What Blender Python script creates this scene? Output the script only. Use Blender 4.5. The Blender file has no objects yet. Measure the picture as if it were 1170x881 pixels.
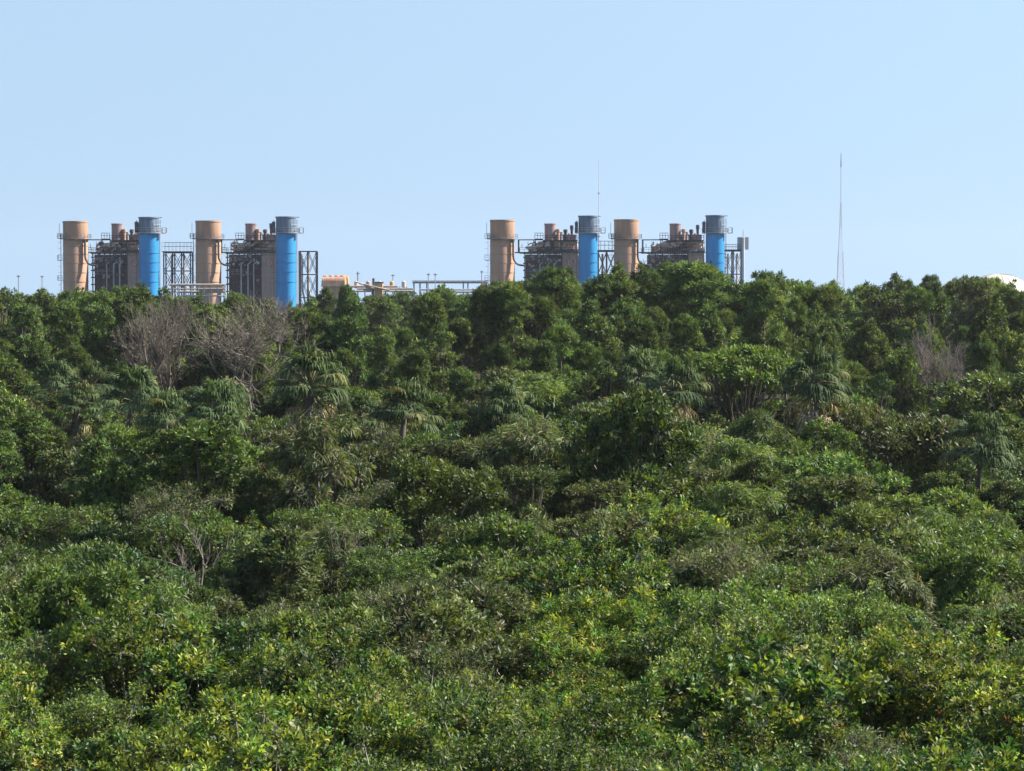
import bpy, math, random
import numpy as np
from mathutils import Vector

R = math.radians
scene = bpy.context.scene
COL = scene.collection
F = 3000.0          # focal length in photo pixels (photo is 1170 wide)
CAMZ = 14.0         # height of the look-out
HY = 333.0          # photo row of the horizon


def at(px, py, d):
    """photo pixel + real distance -> point in the place"""
    return ((px - 585.0) / F * d, d, CAMZ + (HY - py) / F * d)


# ------------------------------------------------------------------ materials
def nodes_of(name):
    m = bpy.data.materials.new(name)
    m.use_nodes = True
    nt = m.node_tree
    nt.nodes.clear()
    out = nt.nodes.new('ShaderNodeOutputMaterial')
    return m, nt, out


def leaf_mat(name, trans=0.3, rough=0.5, spec=0.35, var=0.35, hue=0.02):
    m, nt, out = nodes_of(name)
    N, L = nt.nodes.new, nt.links.new
    at_ = N('ShaderNodeAttribute'); at_.attribute_name = 'col'
    oi = N('ShaderNodeObjectInfo')
    mr = N('ShaderNodeMapRange'); mr.inputs[3].default_value = 1 - var; mr.inputs[4].default_value = 1 + var
    L(oi.outputs['Random'], mr.inputs[0])
    wn = N('ShaderNodeTexWhiteNoise'); wn.noise_dimensions = '1D'
    L(oi.outputs['Random'], wn.inputs['W'])
    mh = N('ShaderNodeMapRange'); mh.inputs[3].default_value = 0.5 - hue; mh.inputs[4].default_value = 0.5 + hue
    L(wn.outputs['Value'], mh.inputs[0])
    hs = N('ShaderNodeHueSaturation')
    L(at_.outputs['Color'], hs.inputs['Color']); L(mr.outputs[0], hs.inputs['Value']); L(mh.outputs[0], hs.inputs['Hue'])
    p = N('ShaderNodeBsdfPrincipled')
    L(hs.outputs[0], p.inputs['Base Color'])
    p.inputs['Roughness'].default_value = rough
    p.inputs['Specular IOR Level'].default_value = spec
    t = N('ShaderNodeBsdfTranslucent')
    mx = N('ShaderNodeMix'); mx.data_type = 'RGBA'; mx.blend_type = 'MULTIPLY'; mx.inputs[0].default_value = 1
    L(hs.outputs[0], mx.inputs[6]); mx.inputs[7].default_value = (1.5, 1.45, 0.6, 1)
    L(mx.outputs[2], t.inputs[0])
    ms = N('ShaderNodeMixShader'); ms.inputs[0].default_value = trans
    L(p.outputs[0], ms.inputs[1]); L(t.outputs[0], ms.inputs[2])
    L(ms.outputs[0], out.inputs[0])
    return m


def paint(name, rgb, rough=0.6, vary=0.15, scale=0.6, streak=True, metal=0.0, spec=0.4):
    """painted or weathered surface: noise blotches plus vertical rain streaks"""
    m, nt, out = nodes_of(name)
    N, L = nt.nodes.new, nt.links.new
    tc = N('ShaderNodeTexCoord')
    mp = N('ShaderNodeMapping')
    mp.inputs['Scale'].default_value = (scale, scale, scale * (0.12 if streak else 1))
    L(tc.outputs['Object'], mp.inputs[0])
    nz = N('ShaderNodeTexNoise'); nz.inputs['Scale'].default_value = 1.6; nz.inputs['Detail'].default_value = 5
    L(mp.outputs[0], nz.inputs['Vector'])
    mr = N('ShaderNodeMapRange')
    mr.inputs[1].default_value = 0.3; mr.inputs[2].default_value = 0.7
    mr.inputs[3].default_value = 1 - vary; mr.inputs[4].default_value = 1 + vary
    L(nz.outputs[0], mr.inputs[0])
    hs = N('ShaderNodeHueSaturation'); hs.inputs['Color'].default_value = (*rgb, 1)
    L(mr.outputs[0], hs.inputs['Value'])
    p = N('ShaderNodeBsdfPrincipled')
    L(hs.outputs[0], p.inputs['Base Color'])
    p.inputs['Roughness'].default_value = rough
    p.inputs['Metallic'].default_value = metal
    p.inputs['Specular IOR Level'].default_value = spec
    L(p.outputs[0], out.inputs[0])
    return m


M = {}
M['leaf_near'] = leaf_mat('leaf_near', 0.32, 0.5, 0.3, 0.32, 0.013)
M['leaf_mid'] = leaf_mat('leaf_mid', 0.3, 0.5, 0.3, 0.32, 0.013)
M['leaf_far'] = leaf_mat('leaf_far', 0.28, 0.55, 0.25, 0.32, 0.013)
M['frond'] = leaf_mat('frond', 0.2, 0.65, 0.12, 0.15, 0.01)
M['frond_stalk'] = paint('frond_stalk', (0.13, 0.13, 0.06), 0.7, 0.2, 2.0)
M['bark'] = paint('bark', (0.11, 0.09, 0.072), 0.9, 0.35, 3.0)
M['pale_bark'] = paint('pale_bark', (0.34, 0.30, 0.26), 0.9, 0.3, 3.0)
M['twig_grey'] = paint('twig_grey', (0.155, 0.13, 0.11), 0.9, 0.35, 2.0)
M['twig_rose'] = paint('twig_rose', (0.17, 0.145, 0.115), 0.9, 0.35, 2.0)
M['twig_pale'] = paint('twig_pale', (0.17, 0.145, 0.125), 0.9, 0.35, 2.0)
M['tan'] = paint('tan_paint', (0.38, 0.23, 0.15), 0.65, 0.17, 0.35)
M['blue'] = paint('blue_paint', (0.012, 0.245, 0.53), 0.55, 0.2, 0.35)
M['bluegrey'] = paint('weathered_top_paint', (0.115, 0.165, 0.225), 0.7, 0.3, 0.8)
M['steel'] = paint('dark_steel', (0.05, 0.056, 0.072), 0.6, 0.3, 1.0)
M['greysteel'] = paint('grey_steel', (0.24, 0.25, 0.27), 0.55, 0.2, 1.0)
M['galv'] = paint('galvanised_steel', (0.40, 0.41, 0.42), 0.5, 0.2, 1.0)
M['clad'] = paint('dark_cladding', (0.078, 0.080, 0.094), 0.7, 0.35, 0.9)
M['casing'] = paint('brown_casing', (0.42, 0.31, 0.26), 0.7, 0.15, 0.5)
M['lagging'] = paint('pale_lagging', (0.48, 0.40, 0.33), 0.5, 0.25, 0.8)
M['drum'] = paint('brick_drum', (0.42, 0.25, 0.17), 0.6, 0.25, 0.8)
M['mauve'] = paint('mauve_silencer', (0.28, 0.19, 0.18), 0.6, 0.25, 0.8)
M['coral'] = paint('coral_mark', (0.50, 0.20, 0.16), 0.6, 0.15, 2.0, False)
M['palemark'] = paint('pale_mark', (0.60, 0.46, 0.42), 0.6, 0.1, 2.0, False)
M['yellow_clad'] = paint('ochre_cladding', (0.42, 0.29, 0.15), 0.6, 0.2, 0.5)
M['cream'] = paint('cream_membrane', (0.52, 0.47, 0.39), 0.7, 0.06, 0.15)
M['red_mast'] = paint('faded_red_mast', (0.50, 0.33, 0.32), 0.6, 0.2, 0.5)
M['white_mast'] = paint('faded_white_mast', (0.6, 0.6, 0.6), 0.6, 0.2, 0.5)
M['concrete'] = paint('concrete', (0.36, 0.34, 0.31), 0.85, 0.15, 0.4)


# ------------------------------------------------------------------ mesh helpers
def mesh_from(name, V, tris, mat, col=None, smooth=False, quads=None):
    V = np.asarray(V, np.float32)
    me = bpy.data.meshes.new(name)
    faces = quads if quads is not None else tris
    k = 4 if quads is not None else 3
    faces = np.asarray(faces, np.int32)
    me.vertices.add(len(V)); me.vertices.foreach_set('co', V.ravel())
    me.loops.add(faces.size); me.loops.foreach_set('vertex_index', faces.ravel())
    me.polygons.add(len(faces))
    me.polygons.foreach_set('loop_start', np.arange(0, faces.size, k, dtype=np.int32))
    if smooth:
        me.polygons.foreach_set('use_smooth', np.ones(len(faces), bool))
    if col is not None:
        a = me.attributes.new('col', 'FLOAT_COLOR', 'POINT')
        c4 = np.ones((len(V), 4), np.float32); c4[:, :3] = col
        a.data.foreach_set('color', c4.ravel())
    me.materials.append(mat)
    me.update(); me.validate()
    return me


def unit(v):
    return v / np.maximum(np.linalg.norm(v, axis=-1, keepdims=True), 1e-9)


def leaves(pos, d, nrm, ln, wd, col, name, mat, fold=0.12, extra=None):
    """lens shaped folded leaves: base, two sides, tip"""
    d = unit(d)
    side = unit(np.cross(d, nrm))
    nn = np.cross(side, d)
    ln = ln[:, None]; wd = wd[:, None]
    mid = pos + d * ln * 0.5
    A = pos
    B = mid + side * wd * 0.5 + nn * wd * fold
    C = pos + d * ln - nn * ln * 0.08
    D = mid - side * wd * 0.5 + nn * wd * fold
    n = len(pos)
    V = np.stack([A, B, C, D], 1).reshape(-1, 3)
    i = np.arange(n)[:, None] * 4
    T = np.concatenate([i + np.array([[0, 1, 2]]), i + np.array([[0, 2, 3]])], 1).reshape(-1, 3)
    return mesh_from(name, V, T, mat, np.repeat(col, 4, 0))


def tubes(segs, name, mat, sides=4):
    """segs: rows of p0(3) p1(3) r0 r1"""
    S = np.asarray(segs, float)
    p0, p1, r0, r1 = S[:, :3], S[:, 3:6], S[:, 6:7], S[:, 7:8]
    d = unit(p1 - p0)
    ref = np.where(np.abs(d[:, 2:3]) > 0.9, np.array([[1.0, 0, 0]]), np.array([[0, 0, 1.0]]))
    u = unit(np.cross(d, ref)); v = np.cross(d, u)
    ang = np.arange(sides) * 2 * math.pi / sides
    ring = np.cos(ang)[None, :, None] * u[:, None] + np.sin(ang)[None, :, None] * v[:, None]
    V = np.concatenate([p0[:, None] + ring * r0[:, None], (p1 + d * r1 * 0.3)[:, None] + ring * r1[:, None]], 1)
    n = len(S)
    base = np.arange(n)[:, None] * (2 * sides)
    Q = []
    for k in range(sides):
        k2 = (k + 1) % sides
        Q.append(base + np.array([[k, k2, sides + k2, sides + k]]))
    Q = np.concatenate(Q, 0)
    return mesh_from(name, V.reshape(-1, 3), None, mat, None, True, Q)


class MB:
    """collects boxes, bars, drums and rings into ONE mesh"""
    def __init__(s):
        s.v = []; s.f = []

    def box(s, x0, x1, y0, y1, z0, z1):
        n = len(s.v)
        s.v += [(x, y, z) for x in (x0, x1) for y in (y0, y1) for z in (z0, z1)]
        for q in ((0, 1, 3, 2), (4, 6, 7, 5), (0, 4, 5, 1), (2, 3, 7, 6), (0, 2, 6, 4), (1, 5, 7, 3)):
            s.f.append(tuple(n + i for i in q))
        return s

    def lathe(s, prof, c=(0, 0, 0), axis='z', n=32, cap=True):
        """prof: list of (radius, height)"""
        b = len(s.v)
        for r, h in prof:
            for k in range(n):
                a = 2 * math.pi * k / n
                p, q = r * math.cos(a), r * math.sin(a)
                t = {'z': (p, q, h), 'x': (h, p, q), 'y': (q, h, p)}[axis]
                s.v.append((c[0] + t[0], c[1] + t[1], c[2] + t[2]))
        for j in range(len(prof) - 1):
            for k in range(n):
                k2 = (k + 1) % n
                s.f.append((b + j * n + k, b + j * n + k2, b + (j + 1) * n + k2, b + (j + 1) * n + k))
        if cap:
            s.f.append(tuple(b + k for k in reversed(range(n))))
            s.f.append(tuple(b + (len(prof) - 1) * n + k for k in range(n)))
        return s

    def bar(s, p, q, r=0.1, n=6):
        p, q = Vector(p), Vector(q)
        d = (q - p).normalized()
        ref = Vector((1, 0, 0)) if abs(d.z) > 0.9 else Vector((0, 0, 1))
        u = d.cross(ref).normalized(); w = d.cross(u)
        b = len(s.v)
        for e in (p, q):
            for k in range(n):
                a = 2 * math.pi * (k + 0.5) / n
                s.v.append(tuple(e + u * (r * math.cos(a)) + w * (r * math.sin(a))))
        for k in range(n):
            k2 = (k + 1) % n
            s.f.append((b + k, b + k2, b + n + k2, b + n + k))
        s.f.append(tuple(b + k for k in reversed(range(n)))); s.f.append(tuple(b + n + k for k in range(n)))
        return s

    def path(s, pts, r, n=8):
        for a, b in zip(pts, pts[1:]):
            s.bar(a, b, r, n)
        return s

    def ring(s, c, rad, r, n=28, a0=0, a1=360):
        pts = [(c[0] + rad * math.cos(R(a0 + (a1 - a0) * k / n)), c[1] + rad * math.sin(R(a0 + (a1 - a0) * k / n)), c[2]) for k in range(n + 1)]
        return s.path(pts, r, 4)

    def build(s, name, mat, parent=None, smooth=False, loc=None):
        me = bpy.data.meshes.new(name)
        me.from_pydata(s.v, [], s.f)
        import bmesh
        bm = bmesh.new(); bm.from_mesh(me); bmesh.ops.recalc_face_normals(bm, faces=bm.faces); bm.to_mesh(me); bm.free()
        me.materials.append(mat)
        if smooth:
            me.polygons.foreach_set('use_smooth', np.ones(len(me.polygons), bool))
            try:
                me.set_sharp_from_angle(angle=R(40))
            except Exception:
                pass
        o = bpy.data.objects.new(name, me); COL.objects.link(o)
        if parent: o.parent = parent
        if loc: o.location = loc
        return o


def link(name, data, parent=None):
    o = bpy.data.objects.new(name, data); COL.objects.link(o)
    if parent: o.parent = parent
    return o


def tag(o, label=None, cat=None, group=None, kind=None):
    if label: o['label'] = label
    if cat: o['category'] = cat
    if group: o['group'] = group
    if kind: o['kind'] = kind
    return o


def empty(name, loc, label=None, cat=None, group=None):
    o = link(name, None); o.location = loc; o.empty_display_size = 0.5
    return tag(o, label, cat, group)


def copy_tree(o, parent=None):
    c = o.copy(); COL.objects.link(c)
    if parent: c.parent = parent
    for ch in list(o.children):
        copy_tree(ch, c)
    return c


# ------------------------------------------------------------------ foliage prototypes
def pick(rng, pal, n):
    w = np.array([p[3] for p in pal], float); w /= w.sum()
    k = rng.choice(len(pal), n, p=w)
    return np.array([p[:3] for p in pal])[k]


def crown_mesh(rng, lobes, n_sprig, per, ll, lw, pal, mat, name, up=0.35, spread=0.9, twig=0.25, zmin=-0.45,
               droop=0.0, shell=(0.72, 1.02), jitter=0.35, inside=0.8, cvar=0.22):
    """sprigs of leaves over the outside of many lobes; leaf blades face up along their sprig"""
    L = np.asarray(lobes, float)
    area = (L[:, 3] * L[:, 4] + L[:, 3] * L[:, 5]) ; area /= area.sum()
    pts, nrm, lid = [], [], []
    need = n_sprig
    while need > 0:
        m = need * 3 + 50
        k = rng.choice(len(L), m, p=area)
        d = unit(rng.normal(size=(m, 3)))
        ok = d[:, 2] > zmin - rng.random(m) * 0.35
        k, d = k[ok], d[ok]
        r = rng.uniform(*shell, len(k))[:, None]
        p = L[k, :3] + d * L[k, 3:6] * r
        q = (p[:, None, :] - L[None, :, :3]) / L[None, :, 3:6]
        rr = (q ** 2).sum(-1)
        rr[np.arange(len(k)), k] = 9
        ok = (rr > inside ** 2).all(1)
        pts.append(p[ok][:need]); nrm.append(unit(d / L[k, 3:6])[ok][:need]); lid.append(k[ok][:need])
        need -= len(pts[-1])
    P = np.concatenate(pts); Nn = np.concatenate(nrm); lid = np.concatenate(lid)
    ax = unit(Nn + np.array([0, 0, up]) + rng.normal(size=P.shape) * jitter)
    sc = pick(rng, pal, n_sprig)
    lob_tint = 1 + rng.normal(size=(len(L), 1)) * cvar * 0.6
    sc = sc * (1 + rng.normal(size=(n_sprig, 1)) * cvar) * lob_tint[lid]
    n = n_sprig * per
    ip = np.repeat(np.arange(n_sprig), per)
    a = ax[ip]
    t = rng.random(n)[:, None]
    rnd = rng.normal(size=(n, 3))
    perp = unit(rnd - (rnd * a).sum(1, keepdims=True) * a)
    th = rng.uniform(0.25, spread, n)[:, None] * 1.4
    d = a * np.cos(th) + perp * np.sin(th)
    d[:, 2] -= droop * rng.uniform(0.5, 1.3, n)
    nn = a + rng.normal(size=(n, 3)) * 0.3
    pos = P[ip] + a * (t - 0.5) * twig + perp * twig * 0.12
    ln = ll * rng.uniform(0.65, 1.25, n); wd = lw * rng.uniform(0.7, 1.2, n)
    col = np.clip(sc[ip] * (1 + rng.normal(size=(n, 1)) * 0.15), 0.008, 0.6)
    return leaves(pos, d, nn, ln, wd, col, name, mat), P


def branch_segs(rng, base_h, lobes, P, n_twig, r0, multi=1, lean=0.5):
    """stems from the ground to the lobe centres, twigs on to sprigs"""
    L = np.asarray(lobes, float)
    segs = []
    bases = [np.array([rng.normal() * 0.25 * (multi > 1), rng.normal() * 0.25 * (multi > 1), 0.0]) for _ in range(multi)]
    forks = []
    for b in bases:
        c = L[:, :3].mean(0)
        f = np.array([b[0] + (c[0] - b[0]) * lean, b[1] + (c[1] - b[1]) * lean, base_h]) + rng.normal(size=3) * 0.1
        m = (b + f) / 2 + rng.normal(size=3) * 0.08 * base_h * 0.3
        segs.append((*b, *m, r0, r0 * 0.85)); segs.append((*m, *f, r0 * 0.85, r0 * 0.7))
        forks.append(f)
    for l in L:
        f = min(forks, key=lambda q: np.linalg.norm(q[:2] - l[:2]))
        c = l[:3]
        m = f + (c - f) * 0.5 + np.array([0, 0, -0.08]) * np.linalg.norm(c - f) + rng.normal(size=3) * 0.12
        segs.append((*f, *m, r0 * 0.5, r0 * 0.36)); segs.append((*m, *c, r0 * 0.36, r0 * 0.2))
    for i in rng.choice(len(P), min(n_twig, len(P)), replace=False):
        p = P[i]
        k = np.argmin(np.linalg.norm(L[:, :3] - p, axis=1))
        c = L[k, :3]
        m = (c + p) / 2 + rng.normal(size=3) * 0.08
        segs.append((*c, *m, r0 * 0.17, r0 * 0.12)); segs.append((*m, *(p + (p - c) * 0.06), r0 * 0.12, r0 * 0.05))
    return segs


PAL_NEAR = [(0.125, 0.172, 0.026, 5), (0.180, 0.210, 0.030, 3), (0.060, 0.132, 0.025, 4), (0.026, 0.055, 0.019, 3),
            (0.28, 0.25, 0.035, 0.3), (0.22, 0.12, 0.05, 0.08), (0.125, 0.135, 0.075, 1.8)]
PAL_YEL = [(0.140, 0.188, 0.027, 5), (0.205, 0.230, 0.034, 3), (0.066, 0.145, 0.025, 4), (0.026, 0.055, 0.019, 2), (0.32, 0.28, 0.04, 0.35), (0.25, 0.14, 0.06, 0.08)]
PAL_DARK = [(0.045, 0.085, 0.024, 5), (0.028, 0.058, 0.020, 5), (0.085, 0.11, 0.03, 2), (0.10, 0.12, 0.06, 1)]
PAL_GREY = [(0.130, 0.160, 0.062, 5), (0.10, 0.140, 0.046, 3), (0.05, 0.075, 0.030, 3), (0.16, 0.15, 0.09, 1.0), (0.15, 0.12, 0.075, 0.6)]
PAL_MID = [(0.112, 0.170, 0.035, 5), (0.066, 0.128, 0.030, 4), (0.140, 0.180, 0.038, 2.5), (0.035, 0.062, 0.024, 3), (0.12, 0.125, 0.065, 1)]
PAL_FAR = [(0.088, 0.140, 0.038, 5), (0.056, 0.105, 0.035, 4), (0.130, 0.170, 0.042, 3), (0.030, 0.052, 0.024, 2)]
PAL_LIT = [(0.098, 0.148, 0.034, 5), (0.076, 0.122, 0.031, 4), (0.13, 0.165, 0.036, 2)]
PAL_UMB = [(0.095, 0.165, 0.034, 5), (0.078, 0.14, 0.032, 4), (0.12, 0.175, 0.038, 2)]
PAL_OLIVE = [(0.090, 0.118, 0.040, 5), (0.070, 0.100, 0.036, 4), (0.125, 0.140, 0.052, 2), (0.04, 0.055, 0.026, 2)]


def lobe_set(rng, kind, r, h0, h1, n, lr):
    """scatter lobes over a crown envelope; returns rows x y z rx ry rz"""
    out = []
    for i in range(n):
        a = rng.uniform(0, 2 * math.pi)
        if kind == 'dome':
            u = rng.random()
            el = math.asin(u ** 0.8) if i else math.pi / 2
            rho = r * math.cos(el) * rng.uniform(0.75, 1); z = h0 + (h1 - h0) * (0.25 + 0.75 * math.sin(el)) * rng.uniform(0.88, 1.0)
        elif kind == 'umbrella':
            rho = r * math.sqrt(rng.random()); z = h1 - (h1 - h0) * 0.55 * (rho / r) ** 2 - rng.uniform(0, 0.12) * (h1 - h0)
        elif kind == 'tall':
            t = rng.random() ** 0.8
            rho = r * (0.25 + 0.75 * math.sin(math.pi * (0.12 + 0.8 * (1 - t)))) * rng.uniform(0.35, 1); z = h0 + (h1 - h0) * t
        elif kind == 'ragged':
            q0 = math.sqrt(rng.random()); rho = r * q0
            z = h1 - (h1 - h0) * (.18 * q0 * q0 + .75 * rng.random() ** 1.6)
        elif kind == 'conifer':
            t = rng.random() ** 0.9
            rho = r * (1.02 - t) ** 0.7 * rng.uniform(0.4, 1); z = h0 + (h1 - h0) * t
        q = lr * rng.uniform(0.5, 1.45)
        fl = {'ragged': 0.7, 'dome': 0.7, 'umbrella': 0.45, 'tall': 0.65, 'conifer': 0.5}[kind]
        out.append((rho * math.cos(a), rho * math.sin(a), z - q * fl, q * rng.uniform(0.9, 1.2), q * rng.uniform(0.9, 1.2), q * fl))
    return out


PROTO = {}


def proto(kind, name, crown_me, stem_segs, bark, height, radius, part_c='crown', part_s='trunk', sides=5):
    PROTO.setdefault(kind, []).append(dict(name=name, crown=crown_me, stem=tubes(stem_segs, part_s, M[bark], sides),
                                           h=height, r=radius, pc=part_c, ps=part_s, src=None))


def make_protos():
    rng = np.random.default_rng(11)
    # near thicket shrubs: rosettes of oval leaves on a lumpy dome, 4.6 m high
    for i, (pal, sp, per, ll, lw, n, lr) in enumerate([
            (PAL_NEAR, 1900, 15, .12, .055, 19, .62), (PAL_YEL, 1700, 15, .14, .06, 17, .62), (PAL_NEAR, 2300, 14, .10, .05, 24, .52),
            (PAL_DARK, 1500, 14, .16, .085, 18, .62), (PAL_YEL, 1600, 15, .17, .042, 20, .58), (PAL_NEAR, 1600, 13, .15, .085, 17, .62),
            (PAL_MID, 2600, 13, .085, .045, 26, .5), (PAL_YEL, 2000, 13, .11, .06, 22, .55)]):
        lob = lobe_set(rng, 'ragged', 2.1, 1.3, 4.5, n, lr)
        lob.append((0, 0, 1.9, 1.2, 1.2, 1.0))
        # a few leafy shoots stand up out of the crown
        for k in range(9):
            j = lob[int(rng.integers(n))]; q = rng.uniform(.12, .24)
            lob.append((j[0] + rng.normal() * .3, j[1] + rng.normal() * .3, j[2] + j[5] + rng.uniform(.0, .35), q, q, q * rng.uniform(1.6, 2.6)))
        me, P = crown_mesh(rng, lob, sp, per, ll, lw, pal, M['leaf_near'], 'crown', up=0.45, spread=0.95, twig=0.3, zmin=-.12, jitter=.6, shell=(.6, 1.1), cvar=.3)
        proto('near', 'leafy_shrub', me, branch_segs(rng, 1.3, lob, P, 130, 0.045, 3, 0.3), 'pale_bark', 4.6, 2.5, 'crown', 'stem', 4)
    # grey, finer leaved, twiggy shrubs
    for i, (pal, sp, per, ll, lw) in enumerate([(PAL_GREY, 1050, 13, .14, .05), (PAL_GREY, 750, 13, .15, .042), (PAL_MID, 1150, 13, .14, .06)]):
        lob = lobe_set(rng, 'ragged', 2.0, 1.9, 4.7, 20, 0.56)
        lob.append((0, 0, 2.0, 1.1, 1.1, 1.0))
        me, P = crown_mesh(rng, lob, sp, per, ll, lw, pal, M['leaf_near'], 'crown', up=0.3, spread=1.05, twig=0.4, jitter=0.7, shell=(0.5, 1.15), zmin=-.15)
        proto('twiggy', 'twiggy_shrub', me, branch_segs(rng, 1.2, lob, P, 520, 0.055, 4, 0.3), 'twig_pale', 4.8, 2.4, 'crown', 'stem', 4)
    # mid distance broadleaf bushes, 5.5 m
    for i, (pal, kind, n, lr) in enumerate([(PAL_MID, 'ragged', 18, .75), (PAL_GREY, 'ragged', 20, .65), (PAL_MID, 'tall', 16, .75),
                                            (PAL_DARK, 'ragged', 18, .75), (PAL_OLIVE, 'tall', 18, .7), (PAL_LIT, 'ragged', 18, .7)]):
        lob = lobe_set(rng, kind, 2.2, 1.4 if kind == 'tall' else 1.9, 5.5, n + 5, lr)
        lob.append((0, 0, 2.9, 1.4, 1.4, 1.5))
        me, P = crown_mesh(rng, lob, 1500, 12, .22, .08, pal, M['leaf_mid'], 'crown', up=0.45, spread=0.95, twig=0.3, shell=(0.65, 1.1), zmin=-.1, jitter=.45)
        proto('mid', 'broadleaf_bush', me, branch_segs(rng, 1.5, lob, P, 80, 0.07, 2, 0.3), 'pale_bark', 5.5, 2.3, 'crown', 'stem', 4)
    # drooping, willowy bushes
    for i, pal in enumerate([PAL_GREY, PAL_MID]):
        lob = lobe_set(rng, 'tall', 2.0, 1.6, 5.6, 20, .75)
        me, P = crown_mesh(rng, lob, 1300, 12, .34, .045, pal, M['leaf_mid'], 'crown', up=0.2, spread=0.9, twig=0.4, droop=0.9, shell=(0.6, 1.1), zmin=-.1)
        proto('droop', 'drooping_bush', me, branch_segs(rng, 1.5, lob, P, 60, 0.07, 2, 0.3), 'pale_bark', 5.6, 2.1, 'crown', 'stem', 4)
    # far broadleaf trees, 12 m
    for i, (pal, kind, r, n, lr) in enumerate([(PAL_FAR, 'tall', 3.3, 44, .8), (PAL_OLIVE, 'tall', 3.1, 46, .75), (PAL_FAR, 'conifer', 3.1, 46, .78),
                                               (PAL_LIT, 'tall', 3.1, 42, .75), (PAL_FAR, 'tall', 2.5, 40, .7), (PAL_MID, 'dome', 3.3, 40, .8), (PAL_UMB, 'umbrella', 4.2, 34, .85)]):
        h0 = {'dome': 4.5, 'tall': 3.0, 'conifer': 3.5, 'umbrella': 7.5}[kind]
        lob = lobe_set(rng, kind, r, h0, 12, n, lr)
        if kind != 'umbrella':
            lob.append((0, 0, 6.8, r * .5, r * .5, 2.0))
        else:
            lob += lobe_set(rng, 'tall', r * .7, 4.5, 9.5, 10, .9)
        for k in range(14):
            j = lob[int(rng.integers(n))]; q = rng.uniform(.2, .4)
            lob.append((j[0] + rng.normal() * .4, j[1] + rng.normal() * .4, j[2] + j[5] * .9 + rng.uniform(0, .3), q, q, q * rng.uniform(1.5, 2.4)))
        me, P = crown_mesh(rng, lob, 1700, 10, .34, .13, pal, M['leaf_far'], 'crown', up=0.5, spread=0.95, twig=0.4, shell=(0.75, 1.1), zmin=.05, cvar=.3)
        proto('far', 'broadleaf_tree', me, branch_segs(rng, 4.2, lob, P, 60, 0.15, 1, 0.3), 'bark', 12, r + .6)
    # pines and casuarinas, needle tufts, 14 m
    for i, (kind, r, n, lr, pal) in enumerate([('conifer', 3.0, 44, .75, PAL_FAR), ('tall', 2.6, 38, .75, PAL_FAR), ('conifer', 3.5, 46, .78, PAL_LIT), ('conifer', 3.2, 42, .85, PAL_FAR)]):
        lob = lobe_set(rng, kind, r, 5.0, 14, n, lr)
        if kind == 'dome':
            lob += lobe_set(rng, 'tall', 2.0, 6, 11, 12, .7)
        for k in range(20):
            j = lob[int(rng.integers(n))]; q = rng.uniform(.18, .36)
            lob.append((j[0] + rng.normal() * .4, j[1] + rng.normal() * .4, j[2] + j[5] * .9 + rng.uniform(0, .3), q, q, q * rng.uniform(1.6, 2.6)))
        me, P = crown_mesh(rng, lob, 1900, 12, .40, .08, pal, M['leaf_far'], 'crown', up=0.6, spread=0.95, twig=0.4, shell=(0.7, 1.1), inside=0.7, zmin=.05, cvar=.3)
        segs = []
        pts = [np.array([rng.normal() * .15 * k / 6, rng.normal() * .15 * k / 6, 13.2 * k / 6]) for k in range(7)]
        for k in range(6):
            segs.append((*pts[k], *pts[k + 1], .22 - .03 * k, .19 - .03 * k))
        for l in lob:
            z = max(1.0, l[2] - 0.5 * math.hypot(l[0], l[1])); f = z / 13.2 * 6; k = min(5, int(f))
            b = pts[k] + (pts[k + 1] - pts[k]) * (f - k)
            segs.append((*b, l[0], l[1], l[2], .055, .025))
        proto('pine', 'pine_tree', me, segs, 'bark', 14, r + .5)


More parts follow.
